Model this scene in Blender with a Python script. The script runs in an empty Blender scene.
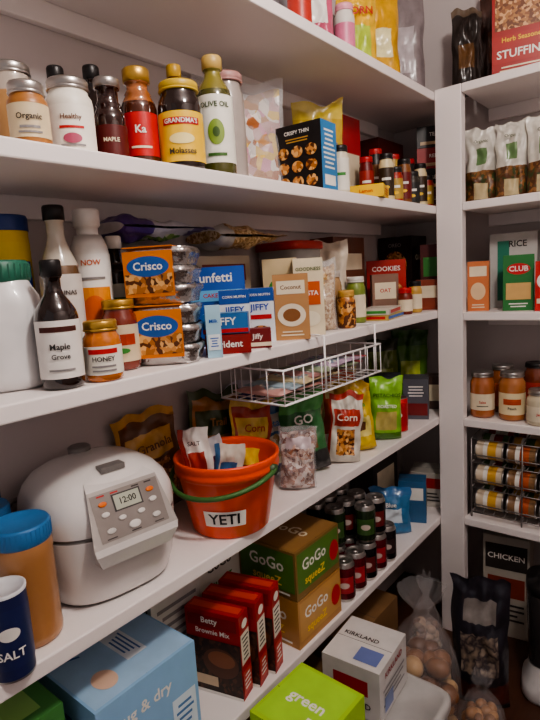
import bpy, random
from math import *
from mathutils import Vector, Matrix, noise
random.seed(4)
# ---------------------------------------------------------------- materials
def lin(h):
    h=h.lstrip('#');o=[]
    for i in (0,2,4):
        c=int(h[i:i+2],16)/255
        o.append(c/12.92 if c<=.04045 else ((c+.055)/1.055)**2.4)
    return o
MC={};REV={}
def m(h,rough=.45,metal=0,alpha=1,coat=0,var=.10,sc=18,bump=0,trans=0):
    k=(h,rough,metal,alpha,coat,var,sc,bump,trans)
    if k in MC:return MC[k]
    M=bpy.data.materials.new('mat_'+h.strip('#'));M.use_nodes=True;nt=M.node_tree;b=nt.nodes['Principled BSDF']
    c=lin(h);b.inputs['Roughness'].default_value=rough;b.inputs['Metallic'].default_value=metal
    b.inputs['Alpha'].default_value=alpha;b.inputs['Coat Weight'].default_value=coat
    b.inputs['Transmission Weight'].default_value=trans
    tc=nt.nodes.new('ShaderNodeTexCoord');n=nt.nodes.new('ShaderNodeTexNoise');n.inputs['Scale'].default_value=sc
    nt.links.new(tc.outputs['Object'],n.inputs['Vector'])
    r=nt.nodes.new('ShaderNodeValToRGB')
    r.color_ramp.elements[0].position=.3;r.color_ramp.elements[1].position=.7
    r.color_ramp.elements[0].color=[x*(1-var) for x in c]+[1];r.color_ramp.elements[1].color=[min(1,x*(1+var*.4)) for x in c]+[1]
    nt.links.new(n.outputs['Fac'],r.inputs['Fac']);nt.links.new(r.outputs['Color'],b.inputs['Base Color'])
    if bump:
        bp=nt.nodes.new('ShaderNodeBump');bp.inputs['Strength'].default_value=bump;bp.inputs['Distance'].default_value=.004
        nt.links.new(n.outputs['Fac'],bp.inputs['Height']);nt.links.new(bp.outputs['Normal'],b.inputs['Normal'])
    MC[k]=M
    if alpha==1 and metal==0 and not bump:REV[M]=h
    return M
def art(cols,sc=60,rough=.4,vor=True,bump=0):
    k=('art',tuple(cols),sc,vor,bump)
    if k in MC:return MC[k]
    M=bpy.data.materials.new('mat_print');M.use_nodes=True;nt=M.node_tree;b=nt.nodes['Principled BSDF']
    b.inputs['Roughness'].default_value=rough
    tc=nt.nodes.new('ShaderNodeTexCoord')
    v=nt.nodes.new('ShaderNodeTexVoronoi' if vor else 'ShaderNodeTexNoise');v.inputs['Scale'].default_value=sc
    nt.links.new(tc.outputs['Object'],v.inputs['Vector'])
    r=nt.nodes.new('ShaderNodeValToRGB');r.color_ramp.interpolation='CONSTANT' if vor else 'LINEAR'
    e=r.color_ramp.elements
    while len(e)<len(cols):e.new(.5)
    for i,c in enumerate(cols):
        e[i].position=(i/len(cols)) if vor else (0 if i==0 else .36+.28*(i-1)/max(1,len(cols)-2))
        e[i].color=lin(c)+[1]
    if vor:
        s=nt.nodes.new('ShaderNodeSeparateColor');nt.links.new(v.outputs['Color'],s.inputs[0]);nt.links.new(s.outputs[0],r.inputs['Fac'])
    else: nt.links.new(v.outputs['Fac'],r.inputs['Fac'])
    nt.links.new(r.outputs['Color'],b.inputs['Base Color'])
    if bump:
        b.inputs['Roughness'].default_value=.28
        n=nt.nodes.new('ShaderNodeTexNoise');n.inputs['Scale'].default_value=32;nt.links.new(tc.outputs['Object'],n.inputs['Vector'])
        bp=nt.nodes.new('ShaderNodeBump');bp.inputs['Strength'].default_value=bump;bp.inputs['Distance'].default_value=.006
        nt.links.new(n.outputs['Fac'],bp.inputs['Height']);nt.links.new(bp.outputs['Normal'],b.inputs['Normal'])
    MC[k]=M;return M
W='#f2f0ec';K='#1a1718';RED='#c02020';YEL='#f0c21e';BLU='#1f5fb8';GRN='#3c8c3a';ORG='#e8741c';SIL='#b8b4b0';GOLD='#c79a4a';BRN='#6b4226'
clearm=m('#dcdcde',rough=.12,alpha=.30,var=.2,sc=30,bump=.8)
steel=m(SIL,rough=.3,metal=.9);goldlid=m('#c8a050',rough=.35,metal=.7)
# ---------------------------------------------------------------- mesh builder
TXT={}
def tmesh(s,size):
    k=(s,)
    if k not in TXT:
        cu=bpy.data.curves.new('t','FONT');cu.body=s;cu.size=1;cu.align_x='CENTER';cu.align_y='CENTER';cu.resolution_u=2;cu.offset=.018
        ob=bpy.data.objects.new('t',cu);bpy.context.collection.objects.link(ob)
        bpy.context.view_layer.update()
        me=ob.to_mesh();TXT[k]=([tuple(v.co) for v in me.vertices],[tuple(p.vertices) for p in me.polygons])
        ob.to_mesh_clear();bpy.data.objects.remove(ob);bpy.data.curves.remove(cu)
    v,f=TXT[k];return [(a*size,b*size) for a,b,c in v],f
class B:
    def __init__(s):s.v=[];s.f=[];s.mi=[];s.sm=[];s.mats=[]
    def ix(s,mt):
        if mt not in s.mats:s.mats.append(mt)
        return s.mats.index(mt)
    def add(s,vs,fs,mt,smooth=False,X=None):
        o=len(s.v)
        s.v+= [tuple(X@Vector(p)) for p in vs] if X is not None else [tuple(p) for p in vs]
        for i,f in enumerate(fs):
            s.f.append([o+j for j in f]);s.mi.append(s.ix(mt[i] if isinstance(mt,list) else mt));s.sm.append(smooth)
    def box(s,c,d,mt,X=None):
        x,y,z=c;a,b,h=d[0]/2,d[1]/2,d[2]/2
        vs=[(x+i*a,y+j*b,z+k*h) for k in(-1,1) for j in(-1,1) for i in(-1,1)]
        s.add(vs,[(0,2,3,1),(4,5,7,6),(0,1,5,4),(2,6,7,3),(1,3,7,5),(0,4,6,2)],mt,False,X);return s
    def lathe(s,prof,mts,seg=28,c=(0,0),n=2,sx=1,sy=1,X=None,a0=0,a1=2*pi,smooth=True):
        full=abs(a1-a0-2*pi)<1e-6;cnt=seg if full else seg+1
        vs=[];fs=[];ml=[]
        for r,z in prof:
            for i in range(cnt):
                a=a0+(a1-a0)*i/seg-pi/2
                ca,sa=cos(a),sin(a)
                if n!=2:
                    ca=copysign(abs(ca)**(2/n),ca);sa=copysign(abs(sa)**(2/n),sa)
                vs.append((c[0]+r*sx*ca,c[1]+r*sy*sa,z))
        for j in range(len(prof)-1):
            for i in range(seg):
                k=(i+1)%cnt if full else i+1
                fs.append((j*cnt+i,j*cnt+k,(j+1)*cnt+k,(j+1)*cnt+i));ml.append(mts[min(j,len(mts)-1)] if isinstance(mts,list) else mts)
        s.add(vs,fs,ml,smooth,X);return s
    def tube(s,pts,r,mt,seg=8,closed=False,X=None):
        P=[Vector(p) for p in pts];n=len(P);vs=[];fs=[]
        for i,p in enumerate(P):
            a=P[(i-1)%n] if (closed or i>0) else p;b=P[(i+1)%n] if (closed or i<n-1) else p
            t=(b-a).normalized();u=t.orthogonal().normalized() if i==0 else (u-t*u.dot(t)).normalized()
            w=t.cross(u)
            for k in range(seg):
                g=2*pi*k/seg;vs.append(p+u*r*cos(g)+w*r*sin(g))
        for i in range(n if closed else n-1):
            j=(i+1)%n
            for k in range(seg):
                l=(k+1)%seg;fs.append((i*seg+k,i*seg+l,j*seg+l,j*seg+k))
        if not closed:fs+= [tuple(range(seg))[::-1],tuple((n-1)*seg+k for k in range(seg))]
        s.add(vs,fs,mt,True,X);return s
    def flat(s,pts,fs,mt,mp):
        s.add([mp(a,b) for a,b in pts],fs,mt);return s
    def text(s,t,size,mt,mp):
        v,f=tmesh(t,size);return s.flat(v,f,mt,mp)
    def rect(s,cx,cz,w,h,mt,mp,e=0):
        n=18 if e else max(1,int(w/.008))
        pts=[]
        for i in range(n+1):
            if e: g=pi*i/n;x=cx-w/2*cos(g);hh=h/2*sin(g)
            else: x=cx-w/2+w*i/n;hh=h/2
            pts+=[(x,cz-hh),(x,cz+hh)]
        return s.flat(pts,[(2*i,2*i+2,2*i+3,2*i+1) for i in range(n)],mt,mp)
    def done(s,name,loc,rz=0,bevel=0,rx=0,ry=0,merge=True):
        me=bpy.data.meshes.new(name);me.from_pydata(s.v,[],s.f);me.update()
        for mt in s.mats:me.materials.append(mt)
        me.polygons.foreach_set('material_index',s.mi);me.polygons.foreach_set('use_smooth',s.sm);me.update()
        ob=bpy.data.objects.new(name,me);bpy.context.collection.objects.link(ob)
        ob.location=loc;ob.rotation_euler=(rx,ry,rz)
        if bevel:
            b=ob.modifiers.new('b','BEVEL');b.width=bevel;b.segments=2;b.limit_method='ANGLE'
        return ob
CX=1.047
def face(x,y):return atan2(CX-x,y)
Z5,Z4,Z3,Z2,Z1=1.987,1.613,1.248,.853,.46
EPS=.0007
# ---------------------------------------------------------------- room
white=m('#efe8e6',rough=.45,var=.03,sc=3)
wallm=m('#cfc6c4',rough=.8,var=.03,sc=4,bump=.05)
def slab(name,a,b,mt,bev=0):
    bb=B();bb.box([(a[i]+b[i])/2 for i in range(3)],[b[i]-a[i] for i in range(3)],mt)
    return bb.done(name,(0,0,0),bevel=bev)
L=2.17;RX=1.95
slab('wall_left',(-.1,-1,0),(0,L+.1,2.6),wallm)
slab('wall_back',(0,L,0),(RX,L+.1,2.6),wallm)
slab('wall_right',(RX,-1,0),(RX+.1,L+.1,2.6),wallm)
slab('ceiling',(-.1,-1,2.6),(RX+.1,L+.1,2.7),wallm)
fm=bpy.data.materials.new('floor_wood');fm.use_nodes=True;nt=fm.node_tree;b=nt.nodes['Principled BSDF'];b.inputs['Roughness'].default_value=.4
tc=nt.nodes.new('ShaderNodeTexCoord');mp_=nt.nodes.new('ShaderNodeMapping');mp_.inputs['Scale'].default_value=(8,1,1)
br=nt.nodes.new('ShaderNodeTexNoise');br.inputs['Scale'].default_value=5;rp=nt.nodes.new('ShaderNodeValToRGB')
rp.color_ramp.elements[0].color=lin('#2e1a12')+[1];rp.color_ramp.elements[1].color=lin('#5e3a28')+[1]
nt.links.new(tc.outputs['Object'],mp_.inputs['Vector']);nt.links.new(mp_.outputs['Vector'],br.inputs['Vector']);nt.links.new(br.outputs['Fac'],rp.inputs['Fac']);nt.links.new(rp.outputs['Color'],b.inputs['Base Color'])
slab('floor',(-.1,-1,-.1),(RX+.1,L+.1,0),fm)
bz=B();bz.box((1.3,L-.008,.05),(1.28,.016,.1),white);bz.done('baseboard_back',(0,0,0),bevel=.003)
SH=.295;PY=1.874;PW=.386
for i,z in enumerate((Z5,Z4,Z3,Z2,Z1)):
    bb=B();bb.box((SH/2-.0005,.585,z-.014),(SH-.001,3.169,.028),white)
    bb.done('pantry_shelf',(0,0,0),bevel=.003)
    bb=B();bb.box((.009,.5,z-.05),(.018,3,.044),white);bb.done('trim_%d'%(i+1),(0,0,0),bevel=.002)
for i,z in enumerate((1.991,1.613,1.24,.858,.482)):
    bb=B();bb.box(((PW+RX)/2,(PY+L)/2,z-.014),(RX-PW-.001,L-PY-.001,.028),white);bb.done('pantry_shelf',(0,0,0),bevel=.003)
    bb=B();bb.box(((PW+RX)/2,L-.009,z-.05),(RX-PW-.002,.017,.044),white);bb.done('trim_%d'%(i+6),(0,0,0),bevel=.002)
bb=B();bb.box(((SH+PW)/2,PY+.02,.995),(PW-SH-.001,.04,1.993),white);bb.done('shelf_support_post',(0,0,0),bevel=.003)
# ---------------------------------------------------------------- generic containers
def pack(name,x,y,z,Wd,D,H,rz,base,arts=(),bev=.0015,deco=None):
    bb=B();bb.box((0,0,H/2),(Wd,D,H),base)
    MP={'F':(lambda a,b:(a,-D/2-EPS,H/2+b),Wd,H),'R':(lambda a,b:(Wd/2+EPS,a,H/2+b),D,H),'L':(lambda a,b:(-Wd/2-EPS,-a,H/2+b),D,H),'T':(lambda a,b:(a,b,H+EPS),Wd,D)}
    lvl={}
    for A in arts:
        fc,k=A[0],A[1];mp0,w,h=MP[fc];lvl[fc]=lvl.get(fc,0)+1;e=lvl[fc]*.00025
        def mp(a,b,mp0=mp0,fc=fc,e=e):
            p=list(mp0(a,b))
            if fc=='F':p[1]-=e
            elif fc=='R':p[0]+=e
            elif fc=='L':p[0]-=e
            elif fc=='T':p[2]+=e
            return p
        if k in('r','e'):
            cx,cz,ww,hh,mt=A[2:];bb.rect(cx*w,cz*h,ww*w,hh*h,mt,mp,e=(k=='e'))
        elif k=='t':
            cx,cz,sz,t,mt=A[2:];bb.text(t,sz,mt,lambda a,b:mp(a+cx*w,b+cz*h))
        elif k=='l':
            cx,cz,ww,hh,n,mt=A[2:]
            for i in range(n):
                q=random.uniform(.6,1);bb.rect(cx*w,(cz+hh*(.5-(i+.5)/n))*h,ww*w*q,hh*h/n*.42,mt,mp)
    bb.box((0,0,H+.0002),(Wd*.96,.0012,.0006),m('#55504c'))
    return bb.done(name,(x,y,z+.0005),rz,bevel=bev)
def cyl_label(bb,r,z0,z1,mt,ang=2.2,texts=(),off=0):
    bb.lathe([(r+EPS,z0),(r+EPS,z1)],mt,seg=18,a0=-ang/2+off,a1=ang/2+off)
    for k,(dz,sz,t,tm) in enumerate(texts):
        rr=r+EPS*2.0+k*.0003;zc=z0+(z1-z0)*dz
        if t.startswith('#'):
            w=float(t[1:]);bb.rect(0,0,w,sz,tm,lambda a,b:(rr*sin(a/rr+off),-rr*cos(a/rr+off),zc+b),e=0);
        elif t.startswith('@'):
            w=float(t[1:]);bb.rect(0,0,w,sz,tm,lambda a,b:(rr*sin(a/rr+off),-rr*cos(a/rr+off),zc+b),e=1)
        else: 
            rr+=EPS;bb.text(t,sz,tm,lambda a,b:(rr*sin(a/rr+off),-rr*cos(a/rr+off),zc+b))
def jar(name,x,y,z,r,h,content,lid,label=None,lab=(.15,.7),texts=(),lidh=.018,lidr=.88,ang=2.6,fill=.95,glass=None,rz=None):
    bb=B();hb=h-lidh;g=glass or content
    bb.lathe([(0,0),(r*.85,0),(r*.97,.004),(r,.012),(r,hb*.55),(r,hb*.8),(r*.96,hb*.89),(r*.84,hb*.95),(r*.82,hb)],[content]*3+[content]+[content,g,g,g],seg=30)
    lr=r*lidr
    bb.lathe([(lr*.9,hb),(lr,hb+.001),(lr,h-.003),(lr*.94,h),(lr*.85,h-.0015),(0,h-.0015)],lid,seg=30)
    bb.lathe([(lr*1.02,hb+.001),(lr*1.04,hb+.003),(lr*1.01,hb+.0045)],lid,seg=30)
    if label:cyl_label(bb,r,hb*lab[0],hb*lab[1],label,ang,texts)
    return bb.done(name,(x,y,z+.0005),face(x,y) if rz is None else rz)
def bottle(name,x,y,z,r,h,content,cap,label=None,lab=(.1,.5),texts=(),neck=.35,sh=.55,ne=.8,ang=2.6,glass=None,caph=.025,capr=1.25,n=2):
    g=glass or content;bb=B();rn=r*neck;hc=h-caph
    bb.lathe([(0,0),(r*.85,0),(r*.97,.004),(r,.014),(r,h*sh*.6),(r,h*sh),(r*.93,h*(sh+.05)),(r*.7,h*(sh+.12)),(rn*1.25,h*(ne-.05)),(rn,h*ne),(rn,hc-.004),(rn*1.15,hc-.003),(rn*1.15,hc)],[content]*6+[g]*6,seg=28,n=n)
    rc=rn*capr
    bb.lathe([(rc*.9,hc-.001),(rc,hc),(rc,h-.003),(rc*.9,h),(0,h)],cap,seg=24)
    if label:cyl_label(bb,r,h*sh*lab[0]/.5,h*sh*lab[1]/.5 if lab[1]<=.5 else h*sh*.97,label,ang,texts)
    return bb.done(name,(x,y,z+.0005),face(x,y))
def foil(mt):
    return m(REV[mt],rough=.28,bump=.55,sc=26,var=.22,coat=.2) if mt in REV else mt
def pouch(name,x,y,z,Wd,H,D,rz,base,blocks=(),texts=(),tilt=0,roll=0,seed=0,nu=18,nv=24,wr=1.,inner=None,top=.93):
    bb=B();base=foil(base);blocks=[(a,b,c,d,foil(e)) for a,b,c,d,e in blocks]
    hd=lambda uu,vv:D/2*(1-min(.99,uu)**3)**.6*(min(1,(max(vv,0)/.10))**.5*max(0,1-max(0,(vv-.3)/(top-.3)))**.55 if vv<top else 0)
    def shell(sc,mt,blk,dz=0):
        vs=[];fs=[];ml=[]
        for sgn in(-1,1):
            o=len(vs)
            for j in range(nv+1):
                v=j/nv
                for i in range(nu+1):
                    u=i/nu;e=abs(2*u-1)
                    t=hd(e,v)*sc
                    if j==0:t=D/2*sc*(1-min(.99,e)**3)**.6*.5
                    nn=noise.noise(Vector((u*4+seed,v*5,sgn*3+seed)))*.013*wr+abs(noise.noise(Vector((u*9+seed,v*10+seed,sgn))))*-.010*wr+.002*wr
                    env=(1-e**4)*min(1,v*6)
                    t2=max(.0006,t+nn*env*(1 if v<top else .15))
                    bow=noise.noise(Vector((seed,v*2.2,0)))*.012*wr*v+noise.noise(Vector((u*4,seed,v)))*.010*wr*(v>=top)*1
                    xx=(u-.5)*Wd*sc*(1-.08*sin(v*pi)-.03*wr*noise.noise(Vector((seed,v*5,sgn*0))))+noise.noise(Vector((0,v*4,seed)))*.008*wr*v
                    zz=dz+v*H*(sc if sc<1 else 1)+(noise.noise(Vector((u*2.5+seed,9,0)))*.016*wr if v>.9 else 0)
                    vs.append((xx,sgn*t2+bow,max(0,zz)))
            for j in range(nv):
                for i in range(nu):
                    a=o+j*(nu+1)+i;q=(a,a+1,a+nu+2,a+nu+1);fs.append(q if sgn<0 else q[::-1])
                    mm=mt;uu=(i+.5)/nu;vv=(j+.5)/nv
                    for (u0,u1,v0,v1,bm) in blk:
                        if u0<=uu<=u1 and v0<=vv<=v1:mm=bm
                    ml.append(mm)
        bb.add(vs,fs,ml,True)
        n2=(nu+1)*(nv+1);o=len(bb.v)-len(vs)
        for i in range(nu):
            bb.f.append([o+i,o+n2+i,o+n2+i+1,o+i+1]);bb.mi.append(bb.ix(mt));bb.sm.append(False)
    if inner:shell(.9,inner,(),.002)
    shell(1,base,blocks)
    for (tx,tz,sz,t,mt) in texts:
        bb.text(t,sz,mt,lambda a,b:(tx*Wd+a,-hd(abs(2*(tx*Wd+a)/Wd),tz+b/H)-.009*wr-.001, tz*H+b))
    zo=D/2+.012*wr if abs(tilt)>1 else abs(sin(roll))*Wd*.52
    return bb.done(name,(x,y,z+.0008+zo),rz,rx=tilt,ry=roll)
T=lambda h,**k:m(h,rough=.4,**k)
choc=art(['#2a140c','#3a1c10','#54301c','#241008'],110)
cookie=art(['#c88a4a','#a8682c','#e0b070','#5a3014'],120)
grainm=art(['#d8b888','#c09a62','#e8d0a8','#a87c48'],160,bump=.5)
nutm=art(['#b07a48','#8a5630','#d8a878','#6a3c20'],120)
colm=art(['#b88858','#e0c060','#c8a0a0','#e8e4e0','#e8e0d8','#d090a8','#a8683c'],38,bump=.5)
def pr(*c,sc=22):return art(list(c),sc,vor=False,bump=.6)
white_l=T('#f0ede6');cream=T('#e6d9bd');blk=T(K);dk=T('#3a3432');redl=T(RED);grey=T('#8c8888')
# ================================================================ SHELF 4 (jars/bottles)
jar('glass_jar',.10,.50,Z4,.036,.172,T('#b58a5a'),steel,None,glass=m('#b8aca0',rough=.1,coat=1))
jar('glass_jar',.225,.455,Z4,.03,.10,T('#a8703a'),steel,T('#d9c7a4'),lab=(.2,.8),texts=((.6,.012,'Organic',dk),(.3,.004,'#.03',grey),(.15,.003,'#.035',grey)))
jar('coconut_oil_jar',.20,.543,Z4,.038,.13,T('#e9e4d8'),steel,T('#f4efe4'),lab=(.12,.75),texts=((.72,.011,'Healthy',T(BRN)),(.5,.004,'#.04',redl),(.25,.016,'@.03',T('#b0506a')),(.1,.003,'#.04',grey)))
bottle('vinegar_bottle',.10,.585,Z4,.03,.19,m('#3a1a10',rough=.1,coat=1),blk,neck=.4)
bottle('syrup_bottle',.185,.632,Z4,.03,.158,m('#2c1009',rough=.1,coat=1),steel,T('#5a1512'),lab=(.12,.42),texts=((.5,.01,'MAPLE',cream),),neck=.62,ne=.75,caph=.016)
bottle('soy_sauce_bottle',.095,.665,Z4,.03,.212,m('#1c0d09',rough=.1,coat=1),blk,neck=.42)
bottle('vanilla_bottle',.182,.703,Z4,.034,.192,m('#4c2413',rough=.1,coat=1),goldlid,redl,lab=(.12,.45),texts=((.6,.02,'Ka',white_l),(.2,.004,'#.04',cream)),neck=.6,sh=.62,ne=.8,glass=m('#a8663a',rough=.1,coat=1))
bottle('wine_bottle',.09,.78,Z4,.031,.225,m('#1a0c0a',rough=.1,coat=1),blk,neck=.42)
jar('molasses_jar',.235,.760,Z4,.0425,.165,m('#1f0f0a',rough=.12,coat=1),T('#c9a93a'),T('#efc23a'),lab=(.1,.72),texts=((.8,.013,'#.075',redl),(.8,.012,"GRANDMA'S",white_l),(.45,.02,'@.05',T('#f5e3a0')),(.2,.015,'Molasses',dk)),ang=3)
bottle('cooking_wine_bottle',.118,.86,Z4,.032,.255,m('#6b3a1a',rough=.15,coat=1),T('#d0a53c'),neck=.4,label=T('#c59b52'))
bottle('olive_oil_bottle',.235,.858,Z4,.037,.238,m('#4a4a18',rough=.15,coat=1),T('#c8a860'),T('#eceadf'),lab=(.08,.5),texts=((.85,.014,'OLIVE OIL',T('#2f4a24')),(.45,.05,'@.035',T('#7f9a3c')),(.45,.02,'@.015',T('#3d5a22')),(.12,.006,'#.04',T('#3f6a2c'))),neck=.45,sh=.66,ne=.86,glass=m('#7d7430',rough=.15,coat=1),ang=3)
jar('clear_canister',.175,.965,Z4,.038,.245,m('#a89e98',rough=.15,coat=.6),T('#b98a86'),None,lidr=.95,lidh=.02)
jar('syrup_jar',.10,.945,Z4,.028,.20,m('#8a4a20',rough=.15,coat=.6),steel)
pouch('plastic_storage_bag',.10,1.10,Z4,.25,.29,.05,radians(64),clearm,inner=colm,seed=3,wr=1.5,top=.8)
pack('cracker_box',.207,1.22,Z4,.14,.08,.17,radians(4),blk,[
 ('F','t',0,.38,.013,'CRISPY THIN',white_l),('F','l',0,.27,.7,.08,2,T(GOLD))]+[('F','e',-.3+.3*i,.1-.22*j,.24,.17,cookie) for i in range(3) for j in range(3)]+[
 ('R','r',0,0,1,1,T('#2f7fb8')),('R','l',0,.1,.8,.6,9,white_l),('R','r',0,-.35,.7,.15,white_l)])
jar('mustard_jar',.245,1.33,Z4,.024,.13,T('#d8cfb8'),blk,T('#e8e4d8'),lab=(.1,.85),texts=((.5,.008,'#.03',T(GRN)),))
jar('sprinkle_jar',.20,1.36,Z4,.022,.15,T('#c8a878'),T('#888088'),cream)
pouch('snack_pouch',.12,1.42,Z4,.16,.29,.06,radians(48),T('#c8a83a'),[(0,1,.0,.35,T('#5f7a2a')),(.2,.8,.35,.6,T('#e8d890')),(0,1,.85,1,T('#d8c050'))],[(0,.72,.03,'Chips',T('#40501c'))],seed=8,wr=1.3)
pack('tea_box',.24,1.50,Z4,.10,.13,.036,radians(20),T(YEL),[('F','t',0,0,.014,'Lemon',redl),('R','l',0,0,.7,.6,3,redl),('T','r',0,0,.8,.7,T('#f5d860'))])
pack('cereal_bar_box',.06,1.63,Z4,.10,.12,.29,0,T('#a8232a'),[('F','t',0,.2,.02,'RED',white_l),('R','r',0,-.1,.8,.4,cream),('F','e',0,-.15,.7,.3,cookie)])
cols=['#6a1414','#d8c8a0','#222222','#a02a1a','#3a2a1a','#7a4a20','#b09040','#302a20']
i=0
for yy in(1.615,1.68,1.745,1.81,1.875,1.935):
    for xx in(.17,.235):
        jar('spice_jar',xx,yy+.01*(i%2),Z4,.024,.10+.05*((i*7)%4)/3+(.05 if xx<.2 else 0),T(cols[i%8]),[redl,blk,T('#b02828'),blk][i%4],T(cols[(i+3)%8]),lab=(.15,.8),texts=((.6,.008,'#.03',white_l),(.3,.01,'@.02',T(YEL))));i+=1
for k in range(4):
    c=['#5a1416','#1f1b1a','#a02222','#262020'][k]
    pack('gelatin_box',.21,2.07,Z4+k*.0765,.12,.10,.075,radians(25+(k*37%9)-4),T(c),[('F','t',0,.1,.018,['JELL','OREO','RED','TEA'][k],white_l),('F','r',0,-.3,.8,.15,T('#c8a880')),('R','l',0,0,.7,.6,3,cream)])
pack('cocoa_box',.055,1.93,Z4,.10,.2,.26,0,T('#4a1614'),[('R','r',0,.1,.7,.3,cream),('F','t',0,0,.02,'COCOA',cream)])
# ================================================================ SHELF 3
bb=B();r=.041;ye=m('#e8c220',rough=.4)
bb.lathe([(0,0),(r*.95,0),(r,.008),(r,.26),(r*.97,.265)],ye);bb.lathe([(r*1.03,.26),(r*1.04,.262),(r*1.04,.283),(r,.287),(0,.287)],m('#27407f'))
cyl_label(bb,r,.04,.24,T('#e9c61e'),3,((.72,.045,'#.095',T('#1d3f94')),(.72,.024,'ARGO',T(YEL)),(.4,.012,'#.08',T('#d8301c')),(.2,.03,'@.04',T('#f5eab0'))))
bb.done('cornstarch_canister',(.07,.465,Z3+.0008),face(.06,.465))
bb=B();pl=m('#dedddd',rough=.35,coat=.3)
bb.lathe([(0,0),(.05,0),(.058,.006),(.061,.02),(.061,.125),(.057,.148),(.048,.162),(.044,.172)],pl,n=2.8)
bb.lathe([(.045,.170),(.048,.172),(.048,.200),(.044,.204),(0,.204)],m('#2f6f5a',rough=.45))
for k in range(30):
    a=k*2*pi/30;bb.box((0,0,0),(.002,.002,.022),m('#2a6350',rough=.5),Matrix.Translation((.0485*cos(a),.0485*sin(a),.187)))
bb.done('plastic_jug',(.160,.405,Z3+.0008),face(.155,.385))
bottle('sauce_bottle',.255,.443,Z3,.033,.2,m('#1d0d08',rough=.1,coat=1),blk,T('#eeeae4'),lab=(.08,.48),texts=((.85,.008,'#.06',T('#4a1c12')),(.55,.013,'Maple',T('#2a2a2a')),(.38,.011,'Grove',T('#2a2a2a')),(.15,.003,'#.04',grey)),neck=.38,sh=.56,ne=.78,ang=2.8)
jar('honey_jar',.266,.512,Z3,.031,.1,m('#c8701c',rough=.15,coat=1),goldlid,T('#f0ece0'),lab=(.15,.72),texts=((.82,.008,'#.05',redl),(.55,.011,'HONEY',dk),(.3,.003,'#.04',grey),(.15,.003,'#.04',grey)),ang=2.8)
bottle('salad_dressing_bottle',.145,.522,Z3,.035,.30,m('#6b5138',rough=.15,coat=1),blk,T('#d8d2cc'),lab=(.05,.5),texts=((.8,.011,'BRIANNAS',dk),(.5,.06,'@.035',T('#8a8f96')),(.2,.006,'#.04',T('#7a3030'))),neck=.42,sh=.6,ne=.82,glass=m('#cfc6b8',rough=.2,coat=.6),ang=3)
bottle('supplement_bottle',.125,.599,Z3,.036,.30,T('#eeebe6'),T('#f2f0ec'),T('#f4f2ee'),lab=(.03,.5),texts=((.92,.014,'NOW',T('#c8602a')),(.45,.10,'#.07',T('#e8922a')),(.45,.07,'@.05',T('#d8642a')),(.12,.012,'#.06',T('#5a8a3a')),(.78,.004,'#.05',grey)),neck=.55,sh=.72,ne=.84,caph=.03,ang=3)
bottle('extract_bottle',.10,.672,Z3,.026,.255,m('#2a1a10',rough=.1,coat=1),T('#ddd8d0'),T('#e8ece0'),lab=(.05,.48),texts=((.7,.03,'#.04',T('#4c8a4a')),(.4,.008,'Oil',dk)),neck=.5,sh=.65)
jar('pasta_sauce_jar',.200,.597,Z3,.033,.13,m('#7a2c18',rough=.15,coat=1),goldlid,T('#d8c8a8'),lab=(.15,.75),texts=((.6,.02,'#.055',T('#a83a20')),(.3,.01,'@.03',T(GRN))),ang=3)
def pies(name,x,y,z,h,rz,sd):
    bb=B();al=m('#c4c1bf',rough=.22,metal=.9,bump=1.2,sc=48)
    n=3;s=.063
    for k in range(n):
        z0=h*k/n;hh=h/n
        bb.lathe([(s*.94,z0+.0005),(s*.98,z0+hh*.3),(s*1.02,z0+hh*.6),(s*1.07,z0+hh*.68),(s*1.075,z0+hh*.88),(s*1.0,z0+hh*.99)],al,n=4.5,seg=48)
    bb.v=[(a*(1+.05*noise.noise(Vector((a*40+sd,b*40,c*55)))),b*(1+.05*noise.noise(Vector((b*40,a*40+sd,c*55)))),c) for a,b,c in bb.v]
    bb.lathe([(0,.0005),(s*.94,.001)],al,n=4.5,seg=40)
    bb.lathe([(s*1.02,h-.004),(s*1.0,h),(0,h)],m('#c9c6c4',rough=.2,metal=.7,bump=.8,sc=40),n=5,seg=40,smooth=False)
    bb.box((-.010,-.0705,h*.54),(.094,.003,h*.80),T('#d87a1c'))
    fr=lambda e:(lambda a,b:(a-.010,-.0725-e,h*.54+b))
    bb.rect(0,-h*.17,.09,h*.34,cookie,fr(.0001));bb.rect(0,h*.13,.080,h*.36,T('#2458a4'),fr(.0003),e=1)
    bb.text('Crisco',.021,white_l,lambda a,b:fr(.0006)(a,b+h*.13))
    bb.box((-.010,-.04,h+.0012),(.094,.062,.002),T('#d87a1c'))
    return bb.done(name,(x,y,z+.0008),rz)
pies('pie_crust_stack',.213,.703,Z3,.112,radians(40),1);pies('pie_crust_stack',.208,.708,Z3+.1155,.105,radians(34),7)
for k,(y,c) in enumerate(((.80,'#9a948e'),(1.02,'#c8b8a0'))):
    pack('pantry_carton',.04,y,Z3,.07,.20,.235 if k==0 else .215,0,T(c),[('R','l',0,0,.8,.7,6,dk),('R','r',0,.3,.8,.2,T('#8a3a2a'))])
pouch('frozen_vegetable_bag',.065,.68,Z3+.237,.13,.25,.045,0,T('#d8d4d8'),[(0,1,.0,.35,T('#5a3a88')),(.2,.8,.35,.7,art(['#5f8a3a','#88a850','#3a5a2a','#d8d8c0'],80)),(0,1,.8,1,T('#8a78a8'))],seed=12,wr=1.2,tilt=-pi/2)
pouch('oats_bag',.075,.95,Z3+.217,.14,.24,.055,radians(-6),grainm,[(0,1,0,.2,T('#d8d4cc')),(.3,.8,.5,.8,T('#b8a8c8'))],seed=15,wr=1.2,tilt=-pi/2)
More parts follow.
